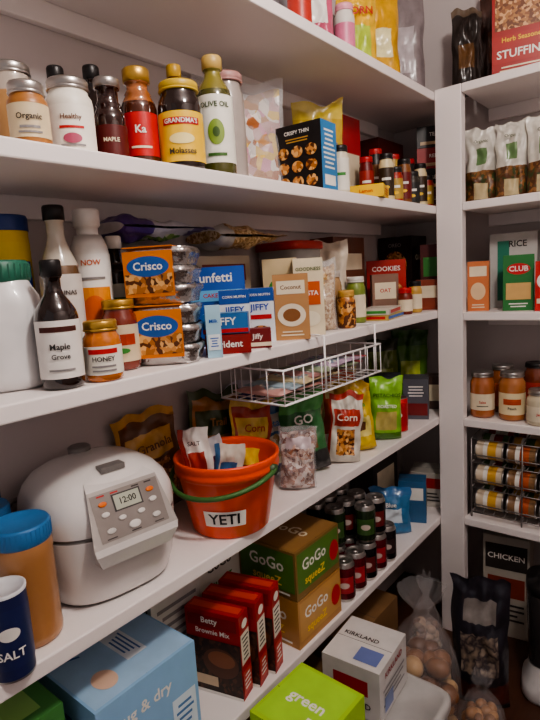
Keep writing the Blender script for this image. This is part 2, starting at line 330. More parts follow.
pack('cake_mix_box',.14,.92,Z3,.135,.04,.185,radians(42),T('#2458b0'),[('F','t',-.05,.36,.03,'Funfetti',white_l),('F','e',.2,-.15,.5,.4,T('#e8d8c0')),('F','r',0,.14,.9,.14,T('#6cb8e8')),('F','t',0,.14,.014,'CAKE MIX',redl),('R','r',0,-.1,.8,.5,T('#58a0d8'))])
def corn(x,y,z,rz,nm='muffin_mix_box'):
    pack(nm,x,y,z,.068,.035,.13,rz,T('#e6ebf0'),[('F','r',0,.38,1,.24,T('#1f4f9e')),('F','t',0,.15,.021,'JIFFY',T('#1f4fae')),('F','r',0,-.02,.8,.08,redl),('F','e',0,-.3,.7,.25,cookie),('F','t',0,.38,.008,'CORN MUFFIN',white_l),('R','r',0,.2,1,.5,T('#3a68b0')),('R','l',0,-.2,.8,.3,4,dk)])
corn(.210,.903,Z3,radians(42));corn(.216,.985,Z3,radians(37))
pack('gelatin_box',.257,.825,Z3,.095,.05,.040,radians(42),T('#8e1f1c'),[('F','t',0,0,.020,'Trident',white_l),('T','r',0,0,.9,.8,T('#5a1a18'))])
pack('muffin_mix_box',.254,.826,Z3+.042,.095,.048,.042,radians(38),T('#2a6aa8'),[('F','t',0,.1,.022,'JIFFY',white_l),('F','r',0,-.35,1,.2,redl),('T','r',0,0,.9,.8,T('#7ab0dc'))])
pack('seasoning_box',.268,.908,Z3,.06,.035,.043,radians(42),T('#7a1f20'),[('F','t',0,.1,.016,'Jiffy',white_l),('F','r',0,-.3,1,.2,cream)])
pack('drink_mix_carton',.275,.765,Z3,.03,.026,.105,radians(48),T('#a8cfe2'),[('F','t',0,.2,.01,'Milk',T(BLU)),('F','r',0,-.2,.8,.3,T('#e8f0f4')),('F','l',0,-.2,.6,.2,4,T(BLU))])
pack('coconut_flour_box',.258,1.055,Z3,.085,.04,.158,radians(35),T('#b98a5a'),[('F','r',0,.3,.8,.2,cream),('F','t',0,.3,.014,'Coconut',T(BRN)),('F','e',0,-.12,.8,.35,T('#e8dcc4')),('F','e',0,-.12,.5,.2,T('#8a5a30')),('F','l',0,-.4,.8,.1,2,cream),('R','l',0,0,.8,.7,9,cream)])
pack('pasta_box',.245,1.148,Z3,.075,.05,.195,radians(38),T('#e2d6b8'),[('F','t',0,.36,.012,'GOODNESS',T('#3a5a2a')),('F','r',0,.05,.75,.3,T('#c85a2a')),('F','e',0,-.28,.7,.2,T('#f0e8d0')),('R','l',0,0,.7,.8,10,grey),('F','t',0,.05,.016,'PASTA',white_l)])
pack('rice_box',.155,1.15,Z3,.09,.05,.20,radians(34),T('#d9c49a'),[('F','e',0,.1,.7,.3,T(GRN)),('F','l',0,-.25,.8,.3,5,T(BRN)),('R','r',0,.2,.8,.3,T('#a87838'))])
pouch('grain_bag',.225,1.235,Z3,.085,.19,.05,radians(35),clearm,inner=grainm,seed=21)
jar('cracker_jar',.262,1.305,Z3,.026,.105,cookie,T(GOLD),None)
jar('grain_jar',.20,1.33,Z3,.03,.16,m('#a08058',rough=.15,coat=1),T('#b8b0a8'),None)
pouch('flour_bag',.13,1.43,Z3,.12,.25,.08,radians(35),T('#d8cbb8'),[(.2,.8,.3,.6,T('#b04a30'))],seed=23,wr=1.4)
bb=B();bb.lathe([(0,0),(.066,0),(.069,.01),(.074,.226),(.077,.228)],m('#c8c4c0',rough=.2,alpha=.6),n=5);bb.lathe([(0,.005),(.063,.005),(.066,.17),(0,.17)],m('#d8b090'),n=5)
bb.lathe([(.078,.226),(.081,.228),(.081,.246),(.075,.250),(0,.249)],m('#b0281e',rough=.4),n=5);bb.done('food_storage_container',(.085,1.29,Z3+.0008),0)
pack('cookie_box',.12,1.83,Z3,.14,.06,.19,radians(28),T('#b82a22'),[('F','t',0,.33,.024,'COOKIES',white_l),('F','e',0,-.12,.85,.5,cookie),('F','e',.1,-.2,.4,.3,T('#5a2c14')),('R','r',0,0,.8,.6,T('#f0c040')),('R','l',0,0,.7,.5,5,redl)])
pack('graham_cracker_box',.225,1.58,Z3,.10,.17,.017,radians(10),T('#c8b060'),[('R','r',0,0,1,.5,T(BLU)),('F','r',0,0,.8,.5,redl)])
pack('saltine_box',.222,1.58,Z3+.018,.10,.18,.017,radians(14),T('#d8cfc4'),[('R','r',0,0,.8,.6,redl),('F','r',0,0,.8,.5,T(GRN))])
jar('relish_jar',.215,1.44,Z3,.03,.14,T('#7a8a3a'),T('#d8d4cc'),cream)
pack('cereal_box',.08,2.06,Z3,.14,.14,.28,0,T('#2a1a18'),[('F','e',0,.1,.7,.4,cookie),('R','t',0,.2,.03,'OATS',cream),('F','t',0,.38,.02,'OREO',grey)])
pack('baking_mix_box',.225,2.04,Z3,.11,.08,.24,radians(20),T('#5a1c1a'),[('F','r',0,.15,.8,.3,T(GRN)),('F','e',0,-.2,.7,.3,cookie),('R','l',0,0,.7,.7,7,cream)])
pack('cereal_box',.06,1.60,Z3,.09,.2,.27,0,T('#6a3c28'),[('R','r',0,.2,.8,.2,cream),('F','t',0,.3,.02,'BRAN',cream)])
pack('oatmeal_box',.17,1.715,Z3,.09,.05,.14,radians(36),T('#8a6a5a'),[('F','r',0,.1,.8,.4,cream),('F','t',0,.1,.018,'OAT',redl)])
jar('spice_jar',.24,1.73,Z3,.025,.09,T('#7a2a1a'),redl,cream);jar('spice_jar',.245,1.80,Z3,.024,.11,T('#c8a050'),blk,cream)
pack('pudding_box',.235,1.93,Z3,.08,.06,.11,radians(25),T('#8a3a20'),[('F','r',0,.1,.8,.4,cream)])
# ---------------- wire basket under shelf 3
bb=B();wm=m('#f4f2f2',rough=.35);zt=Z3-.055;zb=Z3-.135;x0,x1,y0,y1=.120,.318,.93,1.39
for z in(zt,zb):bb.tube([(x0,y0,z),(x1,y0,z),(x1,y1,z),(x0,y1,z)],.003,wm,6,True)
for k in range(13):
    y=y0+(y1-y0)*k/12;bb.tube([(x0,y,zt),(x0,y,zb),(x1,y,zb),(x1,y,zt)],.0016,wm,6)
for k in range(5):
    x=x0+(x1-x0)*k/4;bb.tube([(x,y0,zt),(x,y0,zb),(x,y1,zb),(x,y1,zt)],.0016,wm,6)
for y in(1.10,1.36):
    bb.tube([(x1,y,zb),(x1,y,Z3+.004),(x1-.02,y,Z3+.0048),(.16,y,Z3+.0048)],.003,wm,6)
bb.done('wire_shelf_basket',(0,0,0))
NP=['#d8a8a0','#a8c0cc','#e0d0a8','#c89490','#b0c0a0','#d4bcd4']
for k in range(6):
    pouch('napkin_packet',.221+.003*(k%3-1),.945+.046*k,zb+.002+.006*k,.155,.185,.014,radians((7*k)%9-4),T(NP[k]),[(.15,.85,.15,.8,pr('#b85a60',NP[k],'#5a8aa0','#f0e8d8',sc=55)),(0,1,.9,1,T('#a84a50'))],seed=80+k,wr=.6,tilt=-pi/2)
# ================================================================ SHELF 2
def cooker():
    bb=B();wh=m('#dedad7',rough=.3,coat=.5,var=.02);gr=m('#8b8784',rough=.35,metal=.4);dkg=m('#3c3a3a')
    q=dict(n=2.9,sx=1.0,sy=1.0,seg=64)
    bb.lathe([(0,0),(.10,0),(.112,.006),(.122,.04),(.129,.09),(.131,.128)],[dkg,dkg,wh],**q)
    bb.lathe([(.131,.128),(.1275,.130),(.1275,.133),(.131,.135)],gr,**q)
    bb.lathe([(.131,.135),(.1315,.150),(.129,.170),(.120,.192),(.104,.211),(.08,.225),(.045,.234),(0,.237)],wh,**q)
    ys=[(-.148,.085),(-.158,.112),(-.156,.124),(-.114,.208),(-.06,.225),(-.05,.085)]
    n=len(ys);hw=[.066,.078,.080,.066,.050,.07]
    vs=[(-hw[i],y,z) for i,(y,z) in enumerate(ys)]+[(hw[i],y,z) for i,(y,z) in enumerate(ys)]
    fs=[(i,(i+1)%n,n+(i+1)%n,n+i) for i in range(n)]+[tuple(range(n))[::-1],tuple(range(n,2*n))]
    bb.add(vs,fs,[wh,wh,m('#b0aba7',rough=.3,metal=.35),wh,wh,wh,wh,wh])
    o=Vector((0,-.135,.166));up=Vector((0,.042,.084)).normalized();nr=Vector((0,-.084,.042)).normalized()
    mp=lambda e:(lambda a,b:tuple(o+Vector((a,0,0))+up*b+nr*e))
    bb.rect(0,.0,.128,.080,m('#8f8985',rough=.3,metal=.5),mp(.0008))
    bb.rect(0,.018,.054,.030,dkg,mp(.0014));bb.rect(0,.018,.048,.025,m('#b4b8a8',rough=.2),mp(.0018))
    bb.text('12:00',.015,blk,lambda a,b:mp(.0022)(a,b+.018))
    for (a,b,c,w) in((-.045,.022,ORG,.015),(.045,.022,ORG,.015),(-.045,.004,'#d8d4d0',.015),(.045,.004,'#d8d4d0',.015),(-.018,-.009,'#d8d4d0',.014),(.018,-.009,'#d8d4d0',.014),(-.043,-.024,'#c8c4c0',.016),(.0,-.026,'#d8d4d0',.022),(.043,-.024,'#c8c4c0',.016)):
        bb.lathe([(w*.5,0),(w*.5,.002),(w*.42,.0028),(0,.0028)],T(c),seg=16,sy=.6,X=Matrix.Translation(o+Vector((a,0,0))+up*b+nr*.0008)@nr.to_track_quat('Z','Y').to_matrix().to_4x4())
    for a in(-.045,-.02,.02,.045):bb.rect(a,.036,.014,.0025,redl if a<0 else dk,mp(.0016))
    for a in(-.045,.0,.045):bb.rect(a,-.036,.018,.002,dk,mp(.0016))
    bb.box((0,-.075,.229),(.045,.024,.010),gr)
    bb.lathe([(.022,.2),(.022,.241),(.018,.244),(0,.244)],gr,c=(0,.055),seg=20)
    bb.tube([(-.130,.0,.12),(-.138,.03,.137),(-.138,.08,.152),(-.12,.11,.152),(-.05,.134,.152),(.05,.134,.152),(.12,.11,.152),(.138,.08,.152),(.138,.03,.137),(.130,.0,.12)],.005,gr,8)
    return bb.done('rice_cooker',(.152,.538,Z2+.0008),radians(82),bevel=.002)
cooker()
def tub(name,x,y,z,r,h,body,lid,lidh,label=None,texts=()):
    bb=B();hb=h-lidh
    bb.lathe([(0,0),(r*.9,0),(r*.98,.005),(r,.015),(r*.97,.03),(r*.97,hb*.85),(r,hb*.93),(r*.93,hb)],body,seg=34)
    lr=r*.99
    bb.lathe([(lr*.96,hb-.003),(lr,hb),(lr,h-.004),(lr*.95,h),(lr*.9,h-.002),(0,h-.002)],lid,seg=34)
    for k in range(40):
        a=k*2*pi/40;bb.box((lr*cos(a),lr*sin(a),hb+lidh*.45),(.0015,.0015,lidh*.8),lid)
    if label:cyl_label(bb,r*.972,.035,hb*.84,label,3,texts)
    return bb.done(name,(x,y,z+.0008),face(x,y))
pb=m('#a8774a',rough=.3,coat=.5);bl=m('#2f6fa8',rough=.4)
tub('peanut_butter_jar',.225,.356,Z2,.046,.195,pb,bl,.028)
tub('peanut_butter_jar',.125,.343,Z2,.042,.20,pb,bl,.028)
tub('peanut_butter_jar',.045,.372,Z2,.033,.20,pb,m('#2a5f98',rough=.4),.028)
bb=B();r=.03
bb.lathe([(0,0),(r,0),(r,.003)],steel);bb.lathe([(r,.003),(r,.128)],m('#1b2350',rough=.4));bb.lathe([(r+.001,.127),(r+.001,.132),(r*.92,.132),(r*.9,.128),(0,.128)],m('#cfd0d4',rough=.4))
cyl_label(bb,r,.02,.11,T('#1c2656'),3,((.6,.02,'@.03',T('#e8e4dc')),(.25,.018,'SALT',white_l)))
bb.done('salt_canister',(.280,.297,Z2+.0008),face(.28,.30))
bb=B();og=m('#e84c14',rough=.35,coat=.3,var=.05)
bb.lathe([(0,0),(.083,0),(.087,.004),(.110,.128),(.1115,.132),(.117,.134),(.118,.144),(.1155,.148),(.117,.152),(.119,.164),(.117,.168),(.112,.167),(.110,.157),(.084,.01),(0,.008)],og,seg=48)
rr=lambda z:.087+(z-.004)*.186+.0012
of=-.15
bb.rect(0,0,.090,.036,white_l,lambda a,b:(rr(.050+b)*sin(a/.095+of),-rr(.050+b)*cos(a/.095+of),.050+b))
bb.text('YETI',.034,blk,lambda a,b:((rr(.050+b)+.0008)*sin(a/.095+of),-(rr(.050+b)+.0008)*cos(a/.095+of),.049+b))
hp=[]
for k in range(25):
    a=pi*k/24;tt=radians(-14);d=.135*sin(a)
    hp.append((-.123*cos(a),-d*cos(tt),.140+d*sin(tt)))
RZ=Matrix.Rotation(radians(-35),4,'Z')
bb.tube(hp,.0055,m('#3f6a34',rough=.5),8,X=RZ)
for sx in(-1,1):bb.lathe([(.012,-.004),(.012,.008),(0,.009)],m('#35502c'),seg=14,X=RZ@Matrix.Translation((sx*.117,0,.140))@Matrix.Rotation(sx*pi/2,4,'Y'))
bb.done('bucket',(.222,.828,Z2+.0008),face(.21,.83))
for k,(x,y,h_,c,c2,rl) in enumerate(((.190,.785,.215,'#e9e6e0','#a8382a',-.08),(.21,.83,.165,'#d8d2c4','#3a6a9a',.10),(.235,.865,.150,'#e0b840','#7a2a1a',.05),(.17,.84,.175,'#c8c4c8','#6a3a5a',-.10))):
    pouch('snack_packet',x,y,Z2+.012,.07,h_,.018,radians(35+9*k),T(c),[(.2,.8,.5,.75,T(c2)),(0,.15,0,1,T(c2))],[(0,.85,.013,'SALT',dk)] if k==0 else (),seed=30+k,roll=rl)
# heap of crinkled snack bags along the wall
clbag=art(['#d8c8a8','#c0a878','#e8e0d0','#b89868'],70,bump=.7)
HP=[('granola_bag','#6a4428','#c89a4a',nutm,'Granola'),('trail_mix_bag','#a07038','#3a4a20',cookie,'Trail'),('candy_bag','#2c3f86','#d8d4e0',clbag,'Pasta'),('veggie_chip_bag','#5a4a88','#e0dce8',clbag,'Veggie'),('dried_mango_bag','#4a7a4a','#d8b84a',nutm,'Mango')]
hs=[(.045,.778,.165,.25,-.14),(.045,.94,.16,.26,.12),(.045,1.09,.14,.255,-.12),(.045,1.23,.15,.25,.10),(.045,1.38,.15,.22,-.05)]
def bagart(n,x,y,w_,h_,D,rz,seed,spec,wr=1.6,roll=0):
    _,c1,c2,win,t=spec
    pouch(n,x,y,Z2,w_,h_,D,rz,T(c1),[(0,1,.90,1,T(c2)),(.12,.88,.56,.80,T(c2)),(.2,.8,.12,.50,win),(0,.08,0,1,T(c2))],[(0,.68,.028,t,T(c1))],seed=seed,wr=wr,roll=roll,top=.9)
for k,(x,y,w_,h_,rl) in enumerate(hs):
    bagart(HP[k][0],x,y,w_,h_,.045,radians(82-3*k),131+k,HP[k],roll=rl)
HQ=[('popcorn_bag','#b03a24','#e8c860',cookie,'Corn'),('pita_chip_bag','#3a6a9a','#c8c0b4',clbag,'Pita'),('almond_bag','#7a4a2a','#e0d0a0',nutm,'Almond')]
for k,(x,y,w_,h_,rl) in enumerate([(.112,1.01,.125,.225,.14),(.118,1.13,.12,.21,-.12),(.122,1.255,.12,.20,.1)]):
    bagart(HQ[k][0],x,y,w_,h_,.035,radians(66),141+k,HQ[k],roll=rl)
# bags lying across the tops of the upright ones near the wall, half slumped
pouch('nut_bag',.238,1.065,Z2,.10,.165,.055,radians(40),clearm,[(.15,.85,.65,.85,T('#d0c0c4'))],inner=art(['#a87050','#d8b8a8','#7a4030','#e8d8d0'],110),seed=36,wr=1.5,roll=.06)
pouch('seaweed_snack_bag',.195,1.18,Z2,.13,.225,.05,radians(48),T('#3f7a48'),[(.0,1,.0,.25,T('#2a2a2a')),(.2,.8,.3,.55,T('#8a5a30')),(0,1,.75,1,T('#59a85a'))],[(0,.68,.035,'GO',white_l)],seed=37,wr=1.6,roll=-.1)
bagart('corn_chip_bag',.240,1.29,.10,.20,.045,radians(42),38,('','#d8d2c6','#b83a28',cookie,'Corn'),wr=1.4,roll=.09)
pouch('plantain_chip_bag',.225,1.41,Z2,.11,.215,.06,radians(40),T('#d8b82a'),[(.1,.9,.2,.5,T('#e8d880')),(0,1,.85,1,T('#c8a01a')),(.3,.7,.28,.42,T(BRN))],[(0,.68,.02,'Banana',T(GRN))],seed=39,wr=1.5,roll=-.08)
pouch('pistachio_bag',.24,1.55,Z2,.11,.205,.06,radians(38),T('#82bc2e'),[(.15,.85,.15,.45,T('#b8a860')),(0,1,.0,.12,T('#4a7a1a'))],[(0,.72,.016,'PISTACHIOS',T('#1f4a1a')),(0,.55,.014,'ROASTED',white_l)],seed=40,wr=1.,roll=.05)
bb=B();bb.lathe([(0,0),(.033,0),(.034,.003),(.034,.115),(.030,.118),(.030,.116),(0,.116)],[steel,steel,redl,steel]);cyl_label(bb,.034,.02,.1,T('#b02020'),3,((.5,.02,'@.03',white_l),));bb.done('tomato_can',(.235,1.66,Z2+.0008),face(.2,1.6))
pack('snack_bar_box',.13,1.76,Z2,.13,.09,.17,radians(25),T('#3a3a4a'),[('F','r',0,.2,.9,.3,T('#a8282a')),('F','t',0,.2,.02,'BARS',white_l),('F','e',0,-.2,.6,.3,cookie),('R','r',0,0,.8,.6,T('#7aa8c8'))])
pack('cracker_box',.215,1.86,Z2,.09,.10,.15,radians(22),T('#5a5a62'),[('F','l',0,.2,.8,.3,4,white_l),('F','r',0,-.25,.9,.3,T('#7a2020')),('R','r',0,0,.9,.5,T('#c8c0b0'))])
pouch('kettle_corn_bag',.10,2.06,Z2,.15,.30,.07,radians(30),T('#5a8a2a'),[(.2,.8,.3,.6,T('#c8d850')),(0,1,.8,1,T('#3a6a1a'))],seed=42,wr=1.3)
pack('pasta_box',.235,2.02,Z2,.10,.07,.13,radians(20),T('#5a4038'),[('F','r',0,0,.8,.5,cream)])
pouch('lentil_chip_bag',.055,1.91,Z2,.13,.28,.05,radians(50),T('#6a7a2a'),[(.2,.8,.3,.6,T('#a0b050')),(0,1,.85,1,T('#303a18'))],seed=43,wr=1.4)
bagart('cheese_puff_bag',.06,1.56,.15,.23,.05,radians(60),44,('','#c85a2a','#e8d8a0',cookie,'Puffs'),wr=1.4)
# ================================================================ SHELF 1
sky_=m('#8fbadf',rough=.5,var=.05)
pack('diaper_box',.15,.52,Z1,.275,.225,.24,0,sky_,[
 ('R','t',-.1,.28,.032,'snug & dry',white_l),('R','r',.33,-.1,.26,.45,T('#dcecf6')),('R','e',-.2,-.1,.4,.35,T('#5a98d0')),('R','l',.33,-.1,.2,.35,6,T('#4a80b8')),
 ('R','e',.05,-.3,.25,.2,T('#e8c8b0')),('F','t',0,.25,.07,'huggy',T('#2a5fa8')),('F','r',0,-.2,.8,.3,white_l),('T','r',0,0,.96,.96,T('#a4c6e4')),('T','r',.1,.1,.35,.2,T('#e4ecf4')),('T','l',.1,.1,.3,.16,4,T('#3a6aa8')),('T','t',-.2,-.25,.04,'huggy',T('#2a5fa8')),('T','e',.3,-.25,.2,.2,T('#e4c0a8')),('T','e',-.3,.25,.2,.2,T('#5a90c8'))])
pack('wipes_box',.14,.31,Z1,.2,.14,.26,0,T('#4f8f4a'),[('T','r',0,0,.8,.6,T('#98c870')),('R','r',0,0,.8,.7,white_l)])
pack('tissue_box',.065,.735,Z1,.10,.15,.27,0,T('#d8d6d1'),[('F','t',0,.3,.03,'GoGo',T('#3a3a3a')),('R','l',0,.1,.8,.4,5,grey),('T','r',0,0,.8,.5,T('#8c9094')),('F','l',0,-.1,.7,.3,4,dk)])
pack('applesauce_box',.05,.90,Z1,.085,.15,.27,0,T('#e8e6df'),[('F','t',0,.2,.03,'GoGo',T(GRN)),('R','t',0,.3,.035,'GoGo',dk),('R','t',0,.12,.03,'squeeZ',T(GRN)),('R','l',0,-.1,.8,.3,4,dk),('T','l',0,0,.8,.5,3,grey)])
brn2=T('#8a5230')
for k,y in enumerate((.772,.826,.880)):
    pack('brownie_mix_box',.205+.003*k,y,Z1,.140,.044,.205+.006*k,radians(15),T('#a81c1a'),[('F','r',0,.38,.9,.14,T('#8a1414')),('F','t',-.05,.39,.020,'Betty',white_l),('F','t',0,.26,.017,'Brownie Mix',white_l),('F','r',0,-.16,1,.66,choc),('F','e',.12,-.10,.66,.36,T('#5c3420')),('F','e',.14,-.05,.5,.20,brn2),('F','r',-.2,-.34,.5,.12,T('#d8c0a0')),('R','r',0,.1,.9,.36,T('#e8e0d4')),('R','l',0,.1,.7,.3,6,dk),('R','r',0,-.30,.9,.28,T('#c8443a')),('R','l',0,-.30,.7,.2,4,white_l),('R','e',0,.38,.6,.1,white_l),('T','r',0,0,.9,.5,T('#c84a3a')),('F','r',0,-.48,1,.035,white_l)])
for k in range(2):
    c='#b9894e' if k==0 else '#8a6a3c'
    G1,G2=(T('#b8874a'),T('#c89a5c')) if k==0 else (T('#4f7a34'),T('#587f38'))
    pack('applesauce_pouch_box',.19,1.075,Z1+k*.1325,.19,.20,.13,0,T(c),[
     ('F','r',0,.05,.94,.8,G1),('F','t',0,.15,.045,'GoGo',white_l),('F','t',0,-.18,.032,'squeeZ',T('#f4d040')),('F','l',0,-.4,.8,.1,1,white_l),
     ('R','r',0,.05,.94,.8,G2),('R','t',-.1,.15,.042,'GoGo',white_l),('R','t',-.1,-.18,.030,'squeeZ',T('#f4d040')),('R','e',.36,0,.22,.45,redl),
     ('T','r',0,0,.94,.94,T('#9a7444')),('T','t',0,0,.05,'GoGo',T('#e8e0c8'))])
bb=B()
def can(bb,x,y,z,body,acc,r=.0325,h=.12):
    X=Matrix.Translation((x,y,z))
    bb.lathe([(0,.003),(r*.8,0),(r*.85,.001),(r,.012),(r,h-.014),(r*.84,h-.002),(r*.82,h),(r*.78,h-.004),(0,h-.004)],[steel,steel,steel,body,steel],seg=20,X=X)
    a0=face(.2,1.3)
    bb.lathe([(r+EPS,.03),(r+EPS,.08)],acc,seg=10,a0=a0-.9,a1=a0+.9,X=X)
    bb.rect(0,0,r*.9,.018,m('#c8b8b0'),lambda a,b:((r+EPS*2)*sin(a/r+a0)+x,-(r+EPS*2)*cos(a/r+a0)+y,z+.055+b),e=1)
    bb.lathe([(r*.3,h-.0035),(r*.3,h-.002),(0,h-.002)],steel,seg=8,X=X)
cc=[(m('#8a1a1c',rough=.25,metal=.4),m('#b02828',rough=.3)),(m('#1a1a1e',rough=.25,metal=.5),m('#6a2424',rough=.3)),(m('#2a2226',rough=.25,metal=.5),m('#3a2a2c',rough=.3)),(m('#6a1620',rough=.25,metal=.4),m('#a83038',rough=.3)),(m('#2a3a22',rough=.25,metal=.4),m('#3a5a2a',rough=.3))]
for iy in range(5):
    for ix_ in range(4):
        b_,a_=cc[(0,3,1,0,2)[iy] if (ix_+iy)%3 else 3]
        can(bb,.260-ix_*.0665,1.235+iy*.0665,0,b_,a_)
        if ix_<3 and iy>=1 and iy<4 and not(iy==1 and ix_==0):
            b_,a_=cc[(1,2,4,1,2)[(iy+ix_)%5]];can(bb,.258-ix_*.0665,1.238+iy*.0665,.1205,b_,a_)
bb.done('soda_can_pack',(0,0,Z1+.0008))
pouch('tortilla_bag',.19,1.67,Z1,.15,.17,.06,radians(35),T('#3f7fb0'),[(.2,.8,.3,.6,T('#dce8f0')),(0,1,.85,1,T('#2f6fa8'))],[(0,.68,.022,'Blue',white_l)],seed=50,wr=1.4)
pack('broth_carton',.21,1.82,Z1,.10,.08,.16,radians(22),T('#35658f'),[('F','r',0,.2,.8,.3,white_l),('R','r',0,0,.8,.6,T('#c8c8c0'))])
pack('soup_box',.20,2.0,Z1,.13,.12,.14,radians(15),T('#c8c2b8'),[('F','r',0,.2,.8,.3,T('#a82a22')),('F','l',0,-.2,.8,.3,3,dk),('R','r',0,0,.8,.6,T('#3a5a8a'))])
pack('cereal_box',.06,1.80,Z1,.1,.2,.27,0,T('#3a3230'),[('R','r',0,0,.7,.4,cream)])
# ================================================================ SHELF 5
bottle('ketchup_bottle',.225,1.20,Z5,.03,.19,m('#5a1a14',rough=.2,coat=.7),blk,T('#b8382a'),neck=.4)
pouch('rice_bag',.21,1.30,Z5,.09,.20,.055,radians(45),T('#c85a78'),[(.2,.8,.3,.6,white_l)],seed=60)
jar('sprinkle_jar',.24,1.39,Z5,.028,.13,T('#dcd8d0'),T('#e8a0b0'),T('#d87a9a'))
pouch('cornmeal_bag',.215,1.50,Z5,.12,.24,.07,radians(40),T('#e8b92a'),[(.15,.85,.1,.45,T('#b8d048')),(0,1,.8,1,T('#f0d060'))],[(0,.6,.03,'CORN',T(RED))],seed=61,wr=1.4)
pouch('chip_bag',.20,1.66,Z5,.14,.30,.09,radians(40),T('#d6a21e'),[(.2,.8,.2,.5,T('#e8e0b0')),(0,1,.85,1,T('#a87818'))],seed=62,wr=1.4)
pouch('paper_bag',.16,1.90,Z5,.18,.40,.10,radians(30),T('#8f8587'),[(.3,.8,.2,.6,T('#b8b0b4'))],seed=63,wr=1.6)
pack('pantry_carton',.06,1.42,Z5,.1,.3,.2,0,T('#8a8a90'),[])
# ================================================================ RIGHT UNIT
RZ5,RZ4,RZ3,RZ2,RZ1=1.991,1.613,1.24,.858,.482
pack('stuffing_box',.55,1.975,RZ5,.18,.07,.27,radians(12),T('#a01e18'),[('F','r',0,.24,.9,.46,nutm),('F','r',0,-.2,1,.3,T('#a8241c')),('F','t',0,-.26,.034,'STUFFING',white_l),('F','t',0,-.10,.020,'Herb Seasoned',T(YEL)),('F','l',0,-.42,.8,.08,2,cream)])
pouch('coffee_bag',.35,2.03,RZ5+.001,.10,.28,.06,radians(20),T('#2c2420'),[(.2,.8,.3,.6,T('#6a4a2a')),(0,1,.9,1,T('#6a5a4a'))],seed=70,wr=1.4)
pouch('brown_sugar_bag',.43,2.12,RZ5,.12,.36,.05,radians(15),T('#4a3028'),[(.2,.8,.3,.6,T('#6a4a3a'))],seed=71,wr=1.4)
for k,x in enumerate((.415,.515,.615)):
    pouch('nut_bag',x,1.985,RZ4,.105,.25,.07,radians(14),art(['#5a3a24','#8a6038','#3f4a2a','#6a4a2c'],90),[(.0,1,.42,1,T('#d6d2c8')),(.35,.65,.5,.7,T('#6a8a5a')),(.3,.7,.05,.25,T('#c8b890'))],[(0,.8,.014,'Organic',T('#3a4a2a'))],seed=172+k,wr=1.7)
pack('rice_box',.415,1.955,RZ3,.07,.05,.172,radians(12),T('#cf7a4a'),[('F','r',0,.3,.8,.2,cream),('F','e',0,-.1,.7,.35,T('#e8c8a0')),('F','l',0,-.4,.7,.1,2,cream)])
pack('cracker_box',.545,1.96,RZ3,.095,.06,.185,radians(14),T('#2f7a3e'),[('F','e',0,.25,.75,.2,T('#c8242a')),('F','t',0,.25,.024,'CLUB',white_l),('F','r',0,-.15,.8,.3,T('#d8b070')),('F','l',0,-.4,.7,.1,2,white_l)])
pack('baking_soda_box',.63,1.935,RZ3,.05,.05,.16,radians(10),T('#c02a26'),[('F','e',0,.1,.8,.3,white_l),('F','r',0,-.3,.8,.1,cream)])
pack('rice_cereal_box',.50,2.09,RZ3,.16,.06,.265,0,T('#cdcac6'),[('F','r',-.2,0,.25,.8,T('#3a8a72')),('F','t',.1,.35,.03,'RICE',dk)])
pack('cereal_box',.71,2.06,RZ3,.18,.07,.28,0,T('#d8d0b8'),[('F','e',0,0,.6,.4,T(BLU))])
jar('canning_jar',.43,1.945,RZ2,.042,.165,m('#a8643a',rough=.15,coat=.8),steel,cream,lab=(.2,.6),texts=((.5,.012,'Salsa',redl),(.25,.003,'#.04',dk)))
jar('canning_jar',.53,1.95,RZ2,.044,.17,m('#b0703f',rough=.15,coat=.8),steel,T('#e8d8b0'),lab=(.15,.65),texts=((.6,.02,'#.06',T('#b84a1c')),(.3,.012,'Peach',dk)))
jar('canning_jar',.625,1.92,RZ2,.04,.12,m('#d8ccb0',rough=.15,coat=.8),steel,T('#e6dcc4'),lab=(.15,.65),texts=((.5,.012,'Jam',redl),))
jar('canning_jar',.47,2.05,RZ2,.042,.175,m('#9a5a30',rough=.15,coat=.8),steel,T('#d86a3a'))
jar('canning_jar',.58,2.07,RZ2,.042,.185,m('#7a3a20',rough=.15,coat=.8),blk,T('#a8382a'))
jar('canning_jar',.69,2.05,RZ2,.042,.18,m('#5a3a20',rough=.15,coat=.8),steel,T('#c8b890'))
bb=B();wk=m('#8a8684',rough=.35,metal=.6);X0,X1,Y0,Y1=.405,.74,1.90,2.13
for x in(X0,(X0+X1)/2+.005,X1):
    for y in(Y0,Y1):bb.tube([(x,y,.0008),(x,y,.30)],.003,wk,6)
    for z in(.02,.115,.21,.30):bb.tube([(x,Y0,z),(x,Y1,z+.02)],.0022,wk,6)
for z in(.02,.05,.115,.145,.21,.24,.30):
    bb.tube([(X0,Y0,z),(X1,Y0,z)],.0022,wk,6)
    bb.tube([(X0,Y1,z+.02),(X1,Y1,z+.02)],.0022,wk,6)
for z in(.02,.115,.21):
    for k in range(1,9):
        x=X0+(X1-X0)*k/9;bb.tube([(x,Y0,z),(x,Y1,z+.02)],.0015,wk,6)
lc=['#d8c8b0','#5a7a4a','#b83a2a','#8a6a4a','#d8a84a','#9a3a3a','#e0d8c8','#b8562a','#4a6a3a']
q=0
for z in(.02,.115,.21):
    for k in range(3):
        for yi in range(3):
            c=T(lc[q%9]);c2=T(lc[(q+4)%9]);q+=1
            X=Matrix.Translation((.462+k*.109,Y0+.042+yi*.073,z+.0405+yi*.006))@Matrix.Rotation(pi/2,4,'Y')@Matrix.Translation((0,0,-.05))
            bb.lathe([(0,.002),(.031,.002),(.0345,0),(.0355,.003),(.034,.006),(.034,.030),(.034,.045),(.034,.075),(.034,.094),(.0355,.097),(.0345,.1),(.031,.098),(0,.098)],[steel,steel,steel,steel,c,white_l,c2,c,steel],seg=22,X=X)
bb.done('can_rack',(0,0,RZ1))
